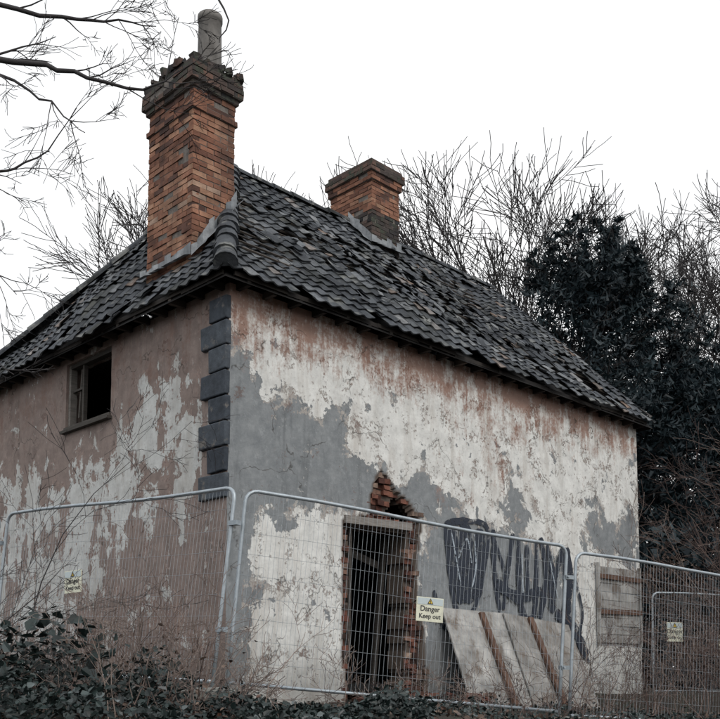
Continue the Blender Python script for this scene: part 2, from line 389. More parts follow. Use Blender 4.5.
# chimneys : individually laid bricks
def chimney_courses(mb,x0,x1,y0,y1,z0,z1,mat_b=0,mat_m=1,tb=(.2,.85),holes=0):
    ch=.075; k=0; z=z0
    mb.box(((x0+x1)/2,(y0+y1)/2,(z0+z1)/2),(x1-x0-.022,y1-y0-.022,z1-z0),None,mat_m,.4)
    while z<z1-.02:
        off=.1125*(k%2)
        def run(a0,a1,place):
            a=a0-off
            while a<a1-.001:
                s=max(a0,a); e=min(a1,a+.225)
                if e-s>.03: place((s+e)/2,e-s-.012)
                a+=.225
        tt=lambda: max(0,min(1,rr(*tb)+.3*noise.noise(Vector((x0*3,z*2,k*.1)))-(.4 if R.random()<.14 else 0)))
        j=lambda: rr(-.007,.007) if R.random()>.05 else .016
        run(x0,x1,lambda c,l: mb.box((c,y0+.05+j(),z+ch/2),(l,.1,ch-.012),None,mat_b,tt(),.005))
        run(x0,x1,lambda c,l: mb.box((c,y1-.05+j(),z+ch/2),(l,.1,ch-.012),None,mat_b,tt(),.005))
        run(y0+.0,y1-.0,lambda c,l: mb.box((x0+.05+j(),c,z+ch/2),(.102,l,ch-.012),None,mat_b,tt(),.005))
        run(y0+.0,y1-.0,lambda c,l: mb.box((x1-.05+j(),c,z+ch/2),(.102,l,ch-.012),None,mat_b,tt(),.005))
        z+=ch;k+=1
mb=MB()
x0,x1,y0,y1=.287,.96,1.21,2.26
chimney_courses(mb,x0,x1,y0,y1,4.9,7.3)
chimney_courses(mb,x0-.03,x1+.03,y0-.03,y1+.03,7.3,7.375,0,1,(.1,.4))
chimney_courses(mb,x0-.0,x1+.0,y0-.0,y1+.0,7.375,7.6,0,1,(.0,.6))
chimney_courses(mb,x0-.04,x1+.04,y0-.04,y1+.04,7.6,7.675,2,1,(.2,.9))
chimney_courses(mb,x0-.08,x1+.08,y0-.08,y1+.08,7.675,7.9,2,1,(.1,.9))
chimney_courses(mb,x0-.05,x1+.05,y0-.05,y1+.05,7.9,7.975,2,1,(.0,.7))
for i in range(130):
    a=rr(x0-.05,x1+.05); b=rr(y0-.05,y1+.05)
    mb.box((a,b,7.97+.06*(1-abs(b-1.6)/.7)),(rr(.05,.14),rr(.05,.14),rr(.04,.12)),Matrix.Rotation(rr(0,3),3,'Z')@Matrix.Rotation(rr(-.4,.4),3,'X'),2,rr(0,.8),.018)
mb.build('hip_chimney',[M_brick,M_mortar,M_brickdark],house,bevel=0)
mb=MB()
def lathe(mb,c,prof,S=20,mat=0):
    vs=[];fs=[]
    for r_,z_ in prof:
        for k in range(S): vs.append((c[0]+r_*math.cos(2*math.pi*k/S),c[1]+r_*math.sin(2*math.pi*k/S),c[2]+z_))
    for i in range(len(prof)-1):
        for k in range(S): fs.append((i*S+k,i*S+(k+1)%S,(i+1)*S+(k+1)%S,(i+1)*S+k))
    mb.add(vs,fs,mat,.5)
lathe(mb,(.70,1.45,8.0),[(.18,0),(.165,.1),(.16,.55),(.155,.78),(.17,.79),(.17,.87),(.16,.88),(.14,.87),(.13,.1)])
mb.build('chimney_pot',M_pot,house,smooth=True)
mb=MB()
x0,x1,y0,y1=5.19,5.91,2.76,3.84
chimney_courses(mb,x0,x1,y0,y1,7.0,8.2,2,1,(.0,.7))
chimney_courses(mb,x0,x1,y0,y1,8.2,8.75,0,1,(.15,.75))
chimney_courses(mb,x0-.04,x1+.04,y0-.04,y1+.04,8.75,8.9,0,1,(.1,.6))
chimney_courses(mb,x0-.08,x1+.08,y0-.08,y1+.08,8.9,9.05,2,1,(.4,1))
mb.box(((x0+x1)/2,(y0+y1)/2,9.09),(x1-x0+.06,y1-y0+.06,.08),None,2,.6,.01)
mb.box(((x0+x1)/2,(y0+y1)/2,9.15),(x1-x0-.2,y1-y0-.2,.07),None,2,.8,.02)
mb.build('ridge_chimney',[M_brick,M_mortar,M_brickdark],house)
mb=MB()
def hipz(x): return EZ+(x+OV)*(RZ-EZ)/(PX+OV)
def frz(y): return EZ+(y+OV)*(RZ-EZ)/(RY+OV)
def strip(pts,w,axis_,mb):
    for i in range(len(pts)-1):
        a,b=Vector(pts[i]),Vector(pts[i+1]); h=w*rr(.8,1.6)
        up=Vector((0,0,h)); up2=Vector((0,0,h*rr(.6,1.2))); mb.add([a,b,b+up2,a+up],[(0,1,2,3)],0,rr(.0,1))
        mb.add([a,b,b+Vector(axis_)*w*rr(.7,1.6)+Vector((0,0,.03)),a+Vector(axis_)*w*rr(.7,1.6)+Vector((0,0,.03))],[(0,1,2,3)],0,rr(.0,1))
cx=[.27+i*.09 for i in range(9)]
strip([(x,1.188,hipz(x)+.07) for x in cx],.14,(0,-1,0),mb)
strip([(.262,1.19+i*.15,hipz(.268)+.09) for i in range(9)],.11,(-.7,0,-.5),mb)
strip([(5.165,2.74+i*.15,frz(2.74+i*.15)+.08) for i in range(5)],.15,(-1,0,0),mb)
strip([(5.165+i*.13,2.735,frz(2.74)+.09) for i in range(7)],.12,(0,-.8,-.6),mb)
mb.build('lead_flashing',M_lead,house)
mb=MB(); z=4.36
for i in range(8):
    h=.3; w=(.50 if i%2 else .33)+rr(-.02,.02)
    mb.box((-.014,w/2-.006,z-h/2),(.075,w,h-.018),None,0,rr(0,1),.008); z-=h
mb.build('quoins',M_quoin,house,bevel=.014)
mb=MB(); cy=(WY0+WY1)/2; cz=(WZ0+WZ1)/2; hh=WZ1-WZ0
mb.box((.08,cy,WZ0+.02),(.2,WY1-WY0,.05),None,0,.4); mb.box((-.02,cy,WZ0-.025),(.09,WY1-WY0+.06,.04),None,0,.3)
mb.box((.1,WY1-.03,cz),(.1,.06,hh),None,0,.9); mb.box((.1,WY0+.03,cz),(.1,.06,hh),None,0,.3); mb.box((.1,cy,WZ1-.03),(.1,WY1-WY0-.1,.06),None,0,.3)
mb.box((.1,WY1-.38,cz),(.06,.045,hh-.1),None,0,.35); mb.box((.13,WY1-.22,cz+.05),(.03,.03,.7),Matrix.Rotation(.10,3,'X'),0,.6); mb.box((.1,WY1-.21,cz+.1),(.04,.3,.03),None,0,.4)
mb.build('window_frame',M_wood,house)
mb=MB()
mb.box((2.5,.035,1.93),(1.27,.12,.1),Matrix.Rotation(-.02,3,'Y'),0,.95,.012)
mb.box((2.06,.14,1.0),(.05,.08,1.7),Matrix.Rotation(.02,3,'Y'),0,.3)
mb.box((2.92,.42,.75),(.07,.05,2.2),Matrix.Rotation(.12,3,'Y'),0,.1); mb.box((2.55,.5,1.55),(1.0,.04,.10),Matrix.Rotation(.25,3,'Y'),0,.15)
mb.build('door_timbers',M_wood,house)
mb=MB(); z=-.6; k=0
while z<2.75:
    a=1.6-.1125*(k%2)
    while a<3.8:
        for hb_ in (0,1):
            c=a+.056+.1125*hb_; zc=z+.0375
            if sd(c,zc,brickP)>-.045+rr(-.03,.02) and not hole_front(c-.04,zc) and not hole_front(c+.04,zc) and (sd(c,zc,brickP)<.06 or R.random()>.08):
                mb.box((c,.085+rr(-.04,.045),zc),(.104 if R.random()<.5 else .113,.1,.064),Matrix.Rotation(rr(-.03,.03),3,'Z')@Matrix.Rotation(rr(-.03,.03),3,'Y'),0,rr(0,1),.008)
        a+=.225
    z+=.075;k+=1
for i in range(60):
    xx,yy=rr(1.7,4.2),rr(-.9,.2)
    mb.box((xx,yy,-.5+rr(0,.14)),(.2,.1,.065),Matrix.Rotation(rr(0,6),3,'Z')@Matrix.Rotation(rr(-.7,.7),3,'X'),0,rr(0,1),.008)
mb.build('exposed_brickwork',M_brick2,house)
mb=MB(); s0,s1,z0,z1=7.9,9.25,.45,1.78
for i in range(9):
    zc=z0+(i+.5)*(z1-z0)/9
    mb.box(((s0+s1)/2,-.03,zc),(s1-s0,.025,(z1-z0)/9-.008),Matrix.Rotation(rr(-.01,.01),3,'Y'),0,rr(.6,1),.003)
for zc in (1.6,1.0): mb.box(((s0+s1)/2+.02,-.062,zc),(s1-s0+.05,.03,.085),Matrix.Rotation(rr(-.02,.02),3,'Y'),1,.5)
mb.box((s0-.03,-.045,(z0+z1)/2),(.05,.05,z1-z0+.1),None,0,.8); mb.box((s1+.03,-.045,(z0+z1)/2),(.05,.05,z1-z0+.1),None,0,.8)
mb.build('boarded_window',[M_ply,M_batten],house)
def spray(name,c,lo,hi):
    t=NT(name); o=t.obj(); n=t.noise(o,26,5,.75)
    t.b.inputs['Base Color'].default_value=(*c,1); t.b.inputs['Roughness'].default_value=.7
    tr=t.n('ShaderNodeBsdfTransparent'); ms=t.n('ShaderNodeMixShader'); t.l(t.step(t.m('ADD',n,t.m('MULTIPLY',t.noise(o,5,4,.7),.9)),lo,hi),ms.inputs[0]); t.l(t.b.outputs[0],ms.inputs[1]); t.l(tr.outputs[0],ms.inputs[2]); t.l(ms.outputs[0],t.out.inputs[0])
    return t.mat
M_spray=spray('spray_paint',(.017,.024,.04),.98,1.16); M_spray2=spray('pale_spray',(.36,.42,.48),.92,1.08)
mb=MB(); lay=[0]
def stroke(pts,w,mat=0):
    P=[]
    for i in range(len(pts)-1):
        p0=Vector(pts[max(0,i-1)]);p1=Vector(pts[i]);p2=Vector(pts[i+1]);p3=Vector(pts[min(len(pts)-1,i+2)])
        for k in range(6):
            q=k/6; P.append(.5*((2*p1)+(p2-p0)*q+(2*p0-5*p1+4*p2-p3)*q*q+(3*p1-p0-3*p2+p3)*q**3))
    P.append(Vector(pts[-1])); lay[0]+=1; y=-.005-.0006*lay[0]
    vs=[]
    for i,p in enumerate(P):
        d=(P[min(i+1,len(P)-1)]-P[max(i-1,0)]).normalized(); nn=Vector((-d.y,d.x)); ww=w*(.85+.5*noise.noise(Vector((p.x*5,p.y*5,lay[0]))))/2
        if i in(0,len(P)-1): ww*=.6
        for sg in(-1,1): vs.append((p.x+nn.x*ww*sg,y,p.y+nn.y*ww*sg))
    mb.add(vs,[(2*i,2*i+2,2*i+3,2*i+1) for i in range(len(P)-1)],mat,.5)
for pts,w,m_ in [([(4.0,2.0),(4.08,1.5),(4.25,.95)],.3,0),([(4.3,2.1),(4.36,1.5),(4.36,.95)],.36,0),([(4.66,2.08),(4.62,1.5),(4.5,1.0)],.3,0),
  ([(3.86,2.08),(4.35,2.16),(4.84,2.1),(4.72,1.4),(4.45,.82),(4.1,.85),(3.95,1.4),(3.86,2.08)],.11,0),
  ([(4.0,1.95),(4.2,1.2)],.03,1),([(4.52,2.0),(4.55,1.5),(4.42,1.1)],.035,1),([(4.15,1.6),(4.35,1.9),(4.45,1.55)],.03,1),
  ([(3.6,1.1),(3.8,.6),(4.3,.55),(4.7,.7)],.09,0),([(4.98,2.1),(5.0,1.5),(5.12,.85)],.14,0),([(4.95,2.0),(5.2,1.6),(5.3,1.2)],.10,0),([(5.48,2.1),(5.36,1.6),(5.2,.9)],.12,0),
  ([(5.62,2.05),(5.62,1.3),(5.72,.85),(5.98,.8),(6.08,1.4),(6.1,2.05)],.15,0),([(5.84,1.95),(5.84,1.2)],.12,0),([(5.70,1.8),(5.72,1.1)],.03,1),
  ([(6.22,2.1),(6.35,1.6),(6.3,1.2),(6.15,.8)],.15,0),([(6.4,2.0),(6.6,1.5),(6.85,1.95),(6.9,1.2),(6.75,.7)],.16,0),([(6.55,1.6),(6.5,.9)],.24,0),([(6.95,2.0),(7.05,1.5),(6.95,.9)],.2,0),
  ([(6.45,1.8),(6.6,1.35),(6.7,1.1)],.03,1),
  ([(4.7,.6),(5.4,.4),(6.3,.5),(7.2,.35)],.12,0),([(7.2,1.5),(7.4,.95),(7.3,.45),(7.6,.1)],.08,0),([(4.4,.7),(4.9,.3),(5.6,.3)],.3,0),([(5.8,.6),(6.4,.3),(7.2,.3)],.4,0),([(6.6,.9),(7.1,.7),(7.5,.2)],.25,0),
  ([(5.0,1.3),(5.6,1.1),(6.2,1.25)],.2,0)]: stroke(pts,w,m_)
mb.build('graffiti',[M_spray,M_spray2],house)
brd=empty('leaning_boards',house.location,ANG)
def lean_board(nm,s0,s1,ytop,ztop,ybot,zbot,thick,mat,tint,skew=0,mb=None,sh=0):
    a=Vector((s0,ytop,ztop));b=Vector((s1,ytop,ztop-skew));c=Vector((s1+sh,ybot,zbot));d=Vector((s0+sh,ybot,zbot))
    n_=(b-a).cross(d-a).normalized()*thick
    mb.add([a,b,c,d,a+n_,b+n_,c+n_,d+n_],[(0,1,2,3),(7,6,5,4),(0,4,5,1),(1,5,6,2),(2,6,7,3),(3,7,4,0)],0,tint)
mb=MB(); lean_board('',3.72,5.16,-.05,.86,-.62,-.62,.02,0,.9,.02,mb); lean_board('',5.10,6.85,-.09,.84,-.66,-.62,.02,0,.55,.12,mb)
mb.build('plywood_sheets',M_ply,brd)
mb=MB(); 
lean_board('',4.52,4.63,-.1,.83,-.69,-.55,.045,0,.5,0,mb,.05); lean_board('',5.68,5.80,-.14,.80,-.73,-.55,.045,0,.5,0,mb,.05)
mb.build('battens',M_batten,brd)
# ---------------------------------------------------------------- fences
def lerp(a,b,t): return a+(b-a)*t
def panel(TL,TR,BL,BR,feet=True,name='steel_mesh_fence'):
    TL,TR,BL,BR=map(Vector,(TL,TR,BL,BR)); e=empty(name,BL)
    q=lambda p:p-BL
    P=lambda u,v:q(lerp(lerp(BL,BR,u),lerp(TL,TR,u),v))+Vector((0,0,.014*math.sin(u*7)*v))
    mb=MB(); W=(TR-TL).length; ru,rv=.12/W,.06
    loop=[P(0,0)]+[P(0,v) for v in(.3,.6,1-rv)]+[P(ru*(1-math.cos(a)),1-rv*(1-math.sin(a))) for a in (.4,.8,1.2)]+[P(ru+(1-2*ru)*k/6,1) for k in range(7)]+[P(1-ru*(1-math.sin(a)),1-rv*(1-math.cos(a))) for a in (.4,.8,1.2)]+[P(1,v) for v in(1-rv,.6,.3)]+[P(1,0)]
    mb.tube(loop,.020,8,0,.6); mb.tube([P(0,.05),P(.5,.05),P(1,.05)],.018,8,0,.4)
    mb.build('frame',M_galv,e,smooth=True)
    mb=MB(); n=int(W/.05); nn=(TR-TL).cross(TL-BL).normalized()
    bulge=lambda u,v: nn*(.03*noise.noise(Vector((u*3,v*2,W)))*math.sin(u*math.pi))
    for i in range(1,n):
        u=i/n; w=.004*noise.noise(Vector((u*9,W,0)))
        mb.tube([P(u,.05),P(u+w,.35)+bulge(u,.35),P(u+w,.65)+bulge(u,.65),P(u,.995)],.0016,3,0,rr(.2,.9),False)
    for k in range(1,9):
        v=.05+k*.95/9
        mb.tube([P(u_,v)+bulge(u_,v)+nn*.004 for u_ in [j/10 for j in range(11)]],.0019,3,0,.6,False)
    mb.build('mesh_wires',M_wire,e)
    if feet:
        mb=MB()
        for b in (P(0,0),P(1,0)):
            d=(BR-BL).normalized(); a=math.atan2(d.y,d.x)
            mb.box(b+Vector((0,0,-.02)),(.22,.62,.13),Matrix.Rotation(a,3,'Z'),0,.5,.01)
        mb.build('feet',M_conc,e,bevel=.03)
    mb=MB()
    for v in (.3,.82):
        p=P(1,v); mb.box(p+(TR-TL).normalized()*.04,(.11,.07,.045),Matrix.Rotation(math.atan2((TR-TL).y,(TR-TL).x),3,'Z'),0,.3); mb.tube([p+Vector((.03,-.06,0)),p+Vector((.03,.06,0))],.012,6,0,.8)
    mb.build('coupler_clips',M_galv,e)
    return e,P,BL
F1=panel((-1.12,9.3,1.76),(2.40,11.0,1.41),(-1.28,9.22,-.23),(2.25,10.9,-.58))
F2=panel((-4.28,11.5,1.88),(-1.22,9.25,1.77),(-4.40,11.45,-.1),(-1.42,9.2,-.22))
F3=panel((2.53,11.1,1.36),(5.75,12.75,1.12),(2.39,11.02,-.63),(5.62,12.7,-.86))
F4=panel((-7.5,13.4,1.95),(-4.40,11.55,1.87),(-7.6,13.4,-.02),(-4.5,11.5,-.1))
F5=panel((5.45,17.75,1.42),(8.8,18.5,1.35),(5.42,17.75,-.5),(8.8,18.5,-.55))
F6=panel((8.95,18.55,1.35),(12.2,19.6,1.3),(8.95,18.55,-.55),(12.2,19.6,-.6))
t=NT('sign_plate'); o=t.obj(); t.l(t.mix(t.step(t.noise(o,9,6,.7),.45,.75),(.72,.72,.58),(.52,.52,.43)),t.b.inputs['Base Color']); t.b.inputs['Roughness'].default_value=.45; M_plate=t.mat
def flat(name,c,r=.6):
    t=NT(name); o=t.obj(); t.l(t.mix(t.noise(o,30,4,.6),c,[x*.8 for x in c]),t.b.inputs['Base Color']); t.b.inputs['Roughness'].default_value=r; return t.mat
M_ink=flat('sign_ink',(.03,.03,.035)); M_head=flat('sign_header',(.56,.64,.66)); M_yel=flat('sign_yellow',(.7,.5,.06))
def sign(P_,base,u,v,w,h,tilt=0):
    c=base+P_(u,v); d=(P_(u+.02,v)-P_(u,v)).normalized()
    nrm=Vector((d.y,-d.x,0)).normalized()
    if nrm.y>0: nrm=-nrm; 
    e=bpy.data.objects.new('warning_sign',None); scene.collection.objects.link(e); e.empty_display_size=.1
    xax=Vector((-nrm.y,nrm.x,0)); 
    Mx=Matrix((xax,Vector((0,0,1)),nrm)).transposed().to_4x4(); Mx=Matrix.Translation(c+nrm*.04)@Mx@Matrix.Rotation(tilt,4,'Z'); e.matrix_world=Mx
    mb=MB(); mb.box((0,0,0),(w,h,.006)); mb.build('plate',M_plate,e,bevel=.002)
    mb=MB(); mb.box((0,h*.33,.0052),(w*.94,h*.27,.002)); mb.build('header',M_head,e)
    T=h*.125
    mb=MB(); mb.add([(-T*1.15,h*.33-T*.85,.0085),(T*1.15,h*.33-T*.85,.0085),(0,h*.33+T*1.1,.0085)],[(0,1,2)],0); mb.add([(-T*.75,h*.33-T*.6,.0105),(T*.75,h*.33-T*.6,.0105),(0,h*.33+T*.7,.0105)],[(0,1,2)],1); mb.build('warning_triangle',[M_ink,M_yel],e)
    for i,(s_,sz,yy) in enumerate((('!',T*1.4,h*.33-T*.55),('Danger',h*.31,-.07*h),('Keep out',h*.27,-.36*h))):
        cu=bpy.data.curves.new('lettering','FONT'); cu.body=s_; cu.size=sz; cu.align_x='CENTER'; cu.extrude=.0006; cu.offset=.0012
        cu.materials.append(M_ink)
        ob=bpy.data.objects.new('lettering',cu); scene.collection.objects.link(ob); ob.parent=e; ob.location=(0,yy,.0125 if i==0 else .0048)
    mb=MB()
    for sx in(-1,1): mb.tube([(sx*w*.4,h*.42,.006),(sx*w*.4,h*.42,-.04)],.003,5)
    mb.build('cable_ties',M_ink,e)
    return e
sign(F1[1],F1[2],.545,.53,.33,.26,-.06)
sign(F2[1],F2[2],.385,.56,.30,.25,0.03)
sign(F5[1],F5[2],.125,.62,.33,.36,.0)
sign(F5[1],F5[2],.43,.53,.28,.28,.02)
# ---------------------------------------------------------------- trees
def grow(mb,p,d,Ln,r,lev,maxl,wig=.22,up=.05,nsub=(4,7),ratio=(.45,.75),spread=.8,tint=.5,rng=R,sides=6,minr=.003):
    segs=6 if lev<2 else 4
    pts=[Vector(p)];rad=[r]; d=Vector(d).normalized(); dirs=[d]
    for i in range(segs):
        d=(d+Vector((rng.gauss(0,wig),rng.gauss(0,wig),rng.gauss(0,wig)+up))).normalized()
        pts.append(pts[-1]+d*Ln/segs); rad.append(max(minr,r*(1-.72*(i+1)/segs))); dirs.append(d)
    mb.tube(pts,rad,max(3,sides-lev),0,min(1,max(0,tint+rng.uniform(-.2,.2))),False)
    if lev>=maxl: return
    k=rng.randint(*nsub)
    for i in range(k):
        q=rng.uniform(.28,1.0) if lev else rng.uniform(.35,1.0)
        idx=min(segs-1,int(q*segs)); fr=q*segs-idx; pp=pts[idx].lerp(pts[idx+1],min(1,fr)); dd=dirs[idx]
        ax=dd.cross(Vector((rng.gauss(0,1),rng.gauss(0,1),rng.gauss(0,1)))).normalized()
        nd=Matrix.Rotation(rng.uniform(.45,1.1)*spread,3,ax)@dd
        grow(mb,pp,nd,Ln*rng.uniform(*ratio)*(1.1-.35*q),max(minr,rad[idx]*.6),lev+1,maxl,wig,up,nsub,ratio,spread,tint,rng,sides,minr)
def bare_tree(name,x,y,top,r,seed,lev=4,parent=None,lean=(0,0),minr=.006,ns=(6,8)):
    """grown tree scaled so that its highest twig reaches `top` metres"""
    rg=random.Random(seed); mb=MB(); 
    grow(mb,(0,0,-.3),(lean[0],lean[1],1),10,r,0,lev,.10,.05,ns,(.5,.74),.8,.5,rg,8,minr)
    zs=sorted(v[2] for v in mb.v); k=top/zs[int(len(zs)*.995)]; mb.v=[(a*k,b*k,c_*k) for a,b,c_ in mb.v]
    o=mb.build(name,M_bark,parent,smooth=True); o.location=(x,y,gz(x,y)); return o
bare_tree('bare_tree',-7.2,24,13.6,.18,3,4,ns=(6,9),minr=.009)
bare_tree('bare_tree',-10.4,23,12.4,.18,13,4,ns=(6,9),minr=.009)
bare_tree('bare_tree',8.6,33,16.8,.2,5,4,ns=(6,9),minr=.009)
bare_tree('bare_tree',12.2,34,17.4,.2,6,4,ns=(6,9),minr=.009)
bare_tree('bare_tree',14.6,30,16.4,.2,8,4,ns=(6,8),minr=.009)
wood=empty('distant_woodland',(0,0,0))
m1=bare_tree('woodland_tree',0,48,15,.22,21,3,wood,minr=.012); m2=bare_tree('woodland_tree',6,52,14,.2,22,3,wood,minr=.012)
for i in range(64):
    a=i/64*2*math.pi+rr(-.04,.04); rad_=rr(46,62)
    X,Y=rad_*math.cos(a),rad_*math.sin(a)
    if -14<X<9 and Y>0: continue
    o=bpy.data.objects.new('woodland_tree',R.choice([m1,m2]).data); scene.collection.objects.link(o); o.parent=wood
    o.location=(X,Y,-.6); o.rotation_euler=(0,0,rr(0,6)); k=rr(.6,.95); o.scale=(k,k,k)
mb=MB(); rg=random.Random(4)
mb.tube([(-4.6,6.3,gz(-4.6,6.3)-.2),(-4.5,6.3,1),(-4.4,6.2,2.6),(-4.2,6.1,4.4),(-4.1,6.1,6)],[.19,.16,.14,.11,.07],9,0,.4)
def limb(pts,r0,nt=9,ln=.8,down=0.0,lv=3):
    P=[Vector(p) for p in pts]; Q=[]
    for i in range(len(P)-1):
        p0=P[max(0,i-1)];p1=P[i];p2=P[i+1];p3=P[min(len(P)-1,i+2)]
        for k in range(4):
            q=k/4; Q.append(.5*((2*p1)+(p2-p0)*q+(2*p0-5*p1+4*p2-p3)*q*q+(3*p1-p0-3*p2+p3)*q**3)+Vector((rg.gauss(0,.012),rg.gauss(0,.012),rg.gauss(0,.012))))
    Q.append(P[-1]); n=len(Q); rad=[max(.003,r0*(1-.9*i/(n-1))) for i in range(n)]
    mb.tube(Q,rad,6,0,.45,False)
    for k in range(nt):
        i=rg.randint(n//3,n-2); d=(Q[i+1]-Q[i]).normalized()
        ax=Vector((rg.gauss(0,.3),rg.choice([-1,1]),rg.gauss(0,.3))).normalized()
        grow(mb,Q[i],Matrix.Rotation(rg.uniform(.35,.8),3,ax)@d,ln*rg.uniform(.5,1.2),max(.004,rad[i]*.5),2,lv+1,.13,down,(3,5),(.4,.7),.75,.45,rg,6,.002)
limb([(-4.3,6.1,3.9),(-3.2,6,4.15),(-2.3,6,4.02),(-1.9,6,3.92),(-1.45,6,3.82),(-1.2,6,3.95)],.030,9,.45)
limb([(-4.3,6.1,3.6),(-3.2,6.1,3.95),(-2.4,6.0,3.9),(-2.0,5.9,3.65),(-1.75,5.8,3.4)],.020,8,.42)
limb([(-4.2,6.1,4.4),(-3.0,6.2,4.6),(-2.2,6.2,4.5),(-1.75,6.2,4.45),(-1.4,6.2,4.4)],.026,10,.45)
limb([(-4.3,6.1,3.0),(-3.3,6.2,3.3),(-2.5,6.2,3.35),(-2.2,6.2,3.45),(-1.9,6.1,3.75)],.018,8,.45)
limb([(-4.3,6.1,2.7),(-3.3,6.2,2.9),(-2.6,6.2,2.75),(-2.3,6.2,2.5)],.014,7,.4)
limb([(-4.3,6.1,2.3),(-3.3,6.2,2.3),(-2.6,6.2,2.15),(-2.3,6.2,1.95)],.012,6,.35)
limb([(-4.1,6.1,5.2),(-2.6,6.3,5.5),(-1.4,6.3,5.1),(-.95,6.3,4.6),(-.98,6.3,4.35)],.022,2,.25)
mb.build('overhanging_tree',M_bark,smooth=True)
def shrub(name,cx,cy,w,dp,n,h,seed,mat,lean=0,lev=2,r=.008,wig=.15,ns=(3,5),tr=(.2,.8),minr=.002):
    rg=random.Random(seed); mb=MB()
    for i in range(n):
        x=rg.uniform(-w,w); y=rg.uniform(-dp,dp); zz=(gz(cx+x,cy+y)) 
        grow(mb,(x,y,zz-.05),(rg.gauss(lean,.4),rg.gauss(0,.3),1),h*rg.uniform(.4,1.1),r*rg.uniform(.6,1.3),1,1+lev,wig,.0,ns,(.35,.7),.8,rg.uniform(*tr),rg,5,minr)
    o=mb.build(name,mat,smooth=True); o.location=(cx,cy,0); return o
shrub('elder_sapling',-3.7,8.0,.6,.5,9,2.5,31,M_bark,.14,3,.010)
shrub('bramble_bush',-2.3,7.9,1.7,.6,80,1.15,32,M_barkR,.25,2,.0055,.22,tr=(.6,1))
shrub('bramble_bush',4.1,11.9,1.6,.7,80,1.35,33,M_barkR,0,2,.007,.2)
shrub('bramble_bush',1.2,9.6,1.6,.4,50,.6,34,M_barkR,0,2,.004,.22,tr=(.4,1))
shrub('hawthorn_thicket',8.8,16.5,2.6,1.2,85,4.1,35,M_barkR,0,3,.016,minr=.0035)
shrub('hawthorn_thicket',6.1,14.0,.9,.8,18,2.1,36,M_barkR,0,3,.010)
def foliage(mb,centers,per,size,rg,flat_=.7,wd=.26,ksz=1):
    for (c,rad) in centers:
        base=rg.uniform(.0,.5)
        for i in range(per):
            d=Vector((rg.gauss(0,1),rg.gauss(0,1),rg.gauss(0,flat_))).normalized()*rad*rg.random()**.5
            p=Vector(c)+d; s=size*rg.uniform(.5,1.3)
            a=Vector((rg.gauss(0,1),rg.gauss(0,1),rg.gauss(0,1)+.4)).normalized(); b=a.cross(Vector((rg.gauss(0,1),rg.gauss(0,1),rg.gauss(0,1)))).normalized()
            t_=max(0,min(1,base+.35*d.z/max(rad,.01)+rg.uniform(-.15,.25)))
            mb.add([p-b*s*wd*.5,p+a*s,p+b*s*wd*.5],[(0,1,2)],0,t_)
rg=random.Random(9)
def evergreen(name,x,y,h,rmax,seed,nl=120,per=44,sz=.22):
    rg=random.Random(seed); e=empty(name,(x,y,gz(x,y))); mb=MB(); fb=MB()
    mb.tube([(0,0,-.3),(.1,0,h*.4),(0,.1,h*.75),(.1,0,h*.93)],[.3,.22,.12,.03],8,0,.3)
    cents=[]
    for i in range(nl):
        z=h*rg.uniform(.1,.95); t_=z/h
        prof=rmax*(min(1,.6+t_*1.0) if t_<.4 else math.sqrt(max(.02,1-((t_-.4)/.62)**2)))
        a=rg.uniform(0,6.28); ln=prof*rg.uniform(.6,1.12)
        p0=Vector((0,0,max(.5,z-ln*.45))); p1=Vector((math.cos(a)*ln,math.sin(a)*ln,z+rg.uniform(-.2,.5)))
        pm_=(p0+p1)/2+Vector((0,0,-.15)); mb.tube([p0,pm_,p1],[.06,.04,.01],4,0,.3,False)
        for k in range(7):
            q=rg.uniform(.35,1.05); pp=p0.lerp(p1,q)+Vector((rg.gauss(0,.28),rg.gauss(0,.28),rg.gauss(0,.22)))
            cents.append((pp,rg.uniform(.25,.5)))
        for kk in range(4): cents.append((p1+Vector((rg.gauss(0,.22),rg.gauss(0,.22),.2+.24*kk)),.22-.045*kk))
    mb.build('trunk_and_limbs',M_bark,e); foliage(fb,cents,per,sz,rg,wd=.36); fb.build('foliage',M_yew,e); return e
evergreen('yew_tree',7.0,27.5,12.6,3.2,1,140)
evergreen('yew_tree',11.0,28.5,10.2,2.9,2,110)
evergreen('yew_tree',14.6,27,10.6,2.8,3,70,30,.3)
mb=MB(); cs=[]
for i in range(900):
    x=rr(5.5,22); y=rr(20.5,24)+x*.05; z=rr(-.5,3.2+noise.noise(Vector((x,0,0)))) if i%3 else rr(-.6,1.0); cs.append(((x,y,z),rr(.3,.6)))
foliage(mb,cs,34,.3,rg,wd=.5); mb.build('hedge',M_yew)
mb=MB(); cs=[]
for i in range(330):
    x=rr(-26,-9.5); y=rr(19,23); cs.append(((x,y,rr(-.4,2.8)),rr(.3,.6)))
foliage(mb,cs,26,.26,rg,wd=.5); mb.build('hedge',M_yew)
mb=MB(); cs=[]
for i in range(260):
    x=rr(5.6,14); y=rr(17.3,19.8)+.1*x; cs.append(((x,y,rr(-.6,1.9+.8*noise.noise(Vector((x,y,0))))),rr(.25,.5)))
foliage(mb,cs,60,.10,rg,wd=.5); mb.build('dead_bracken',M_dead)
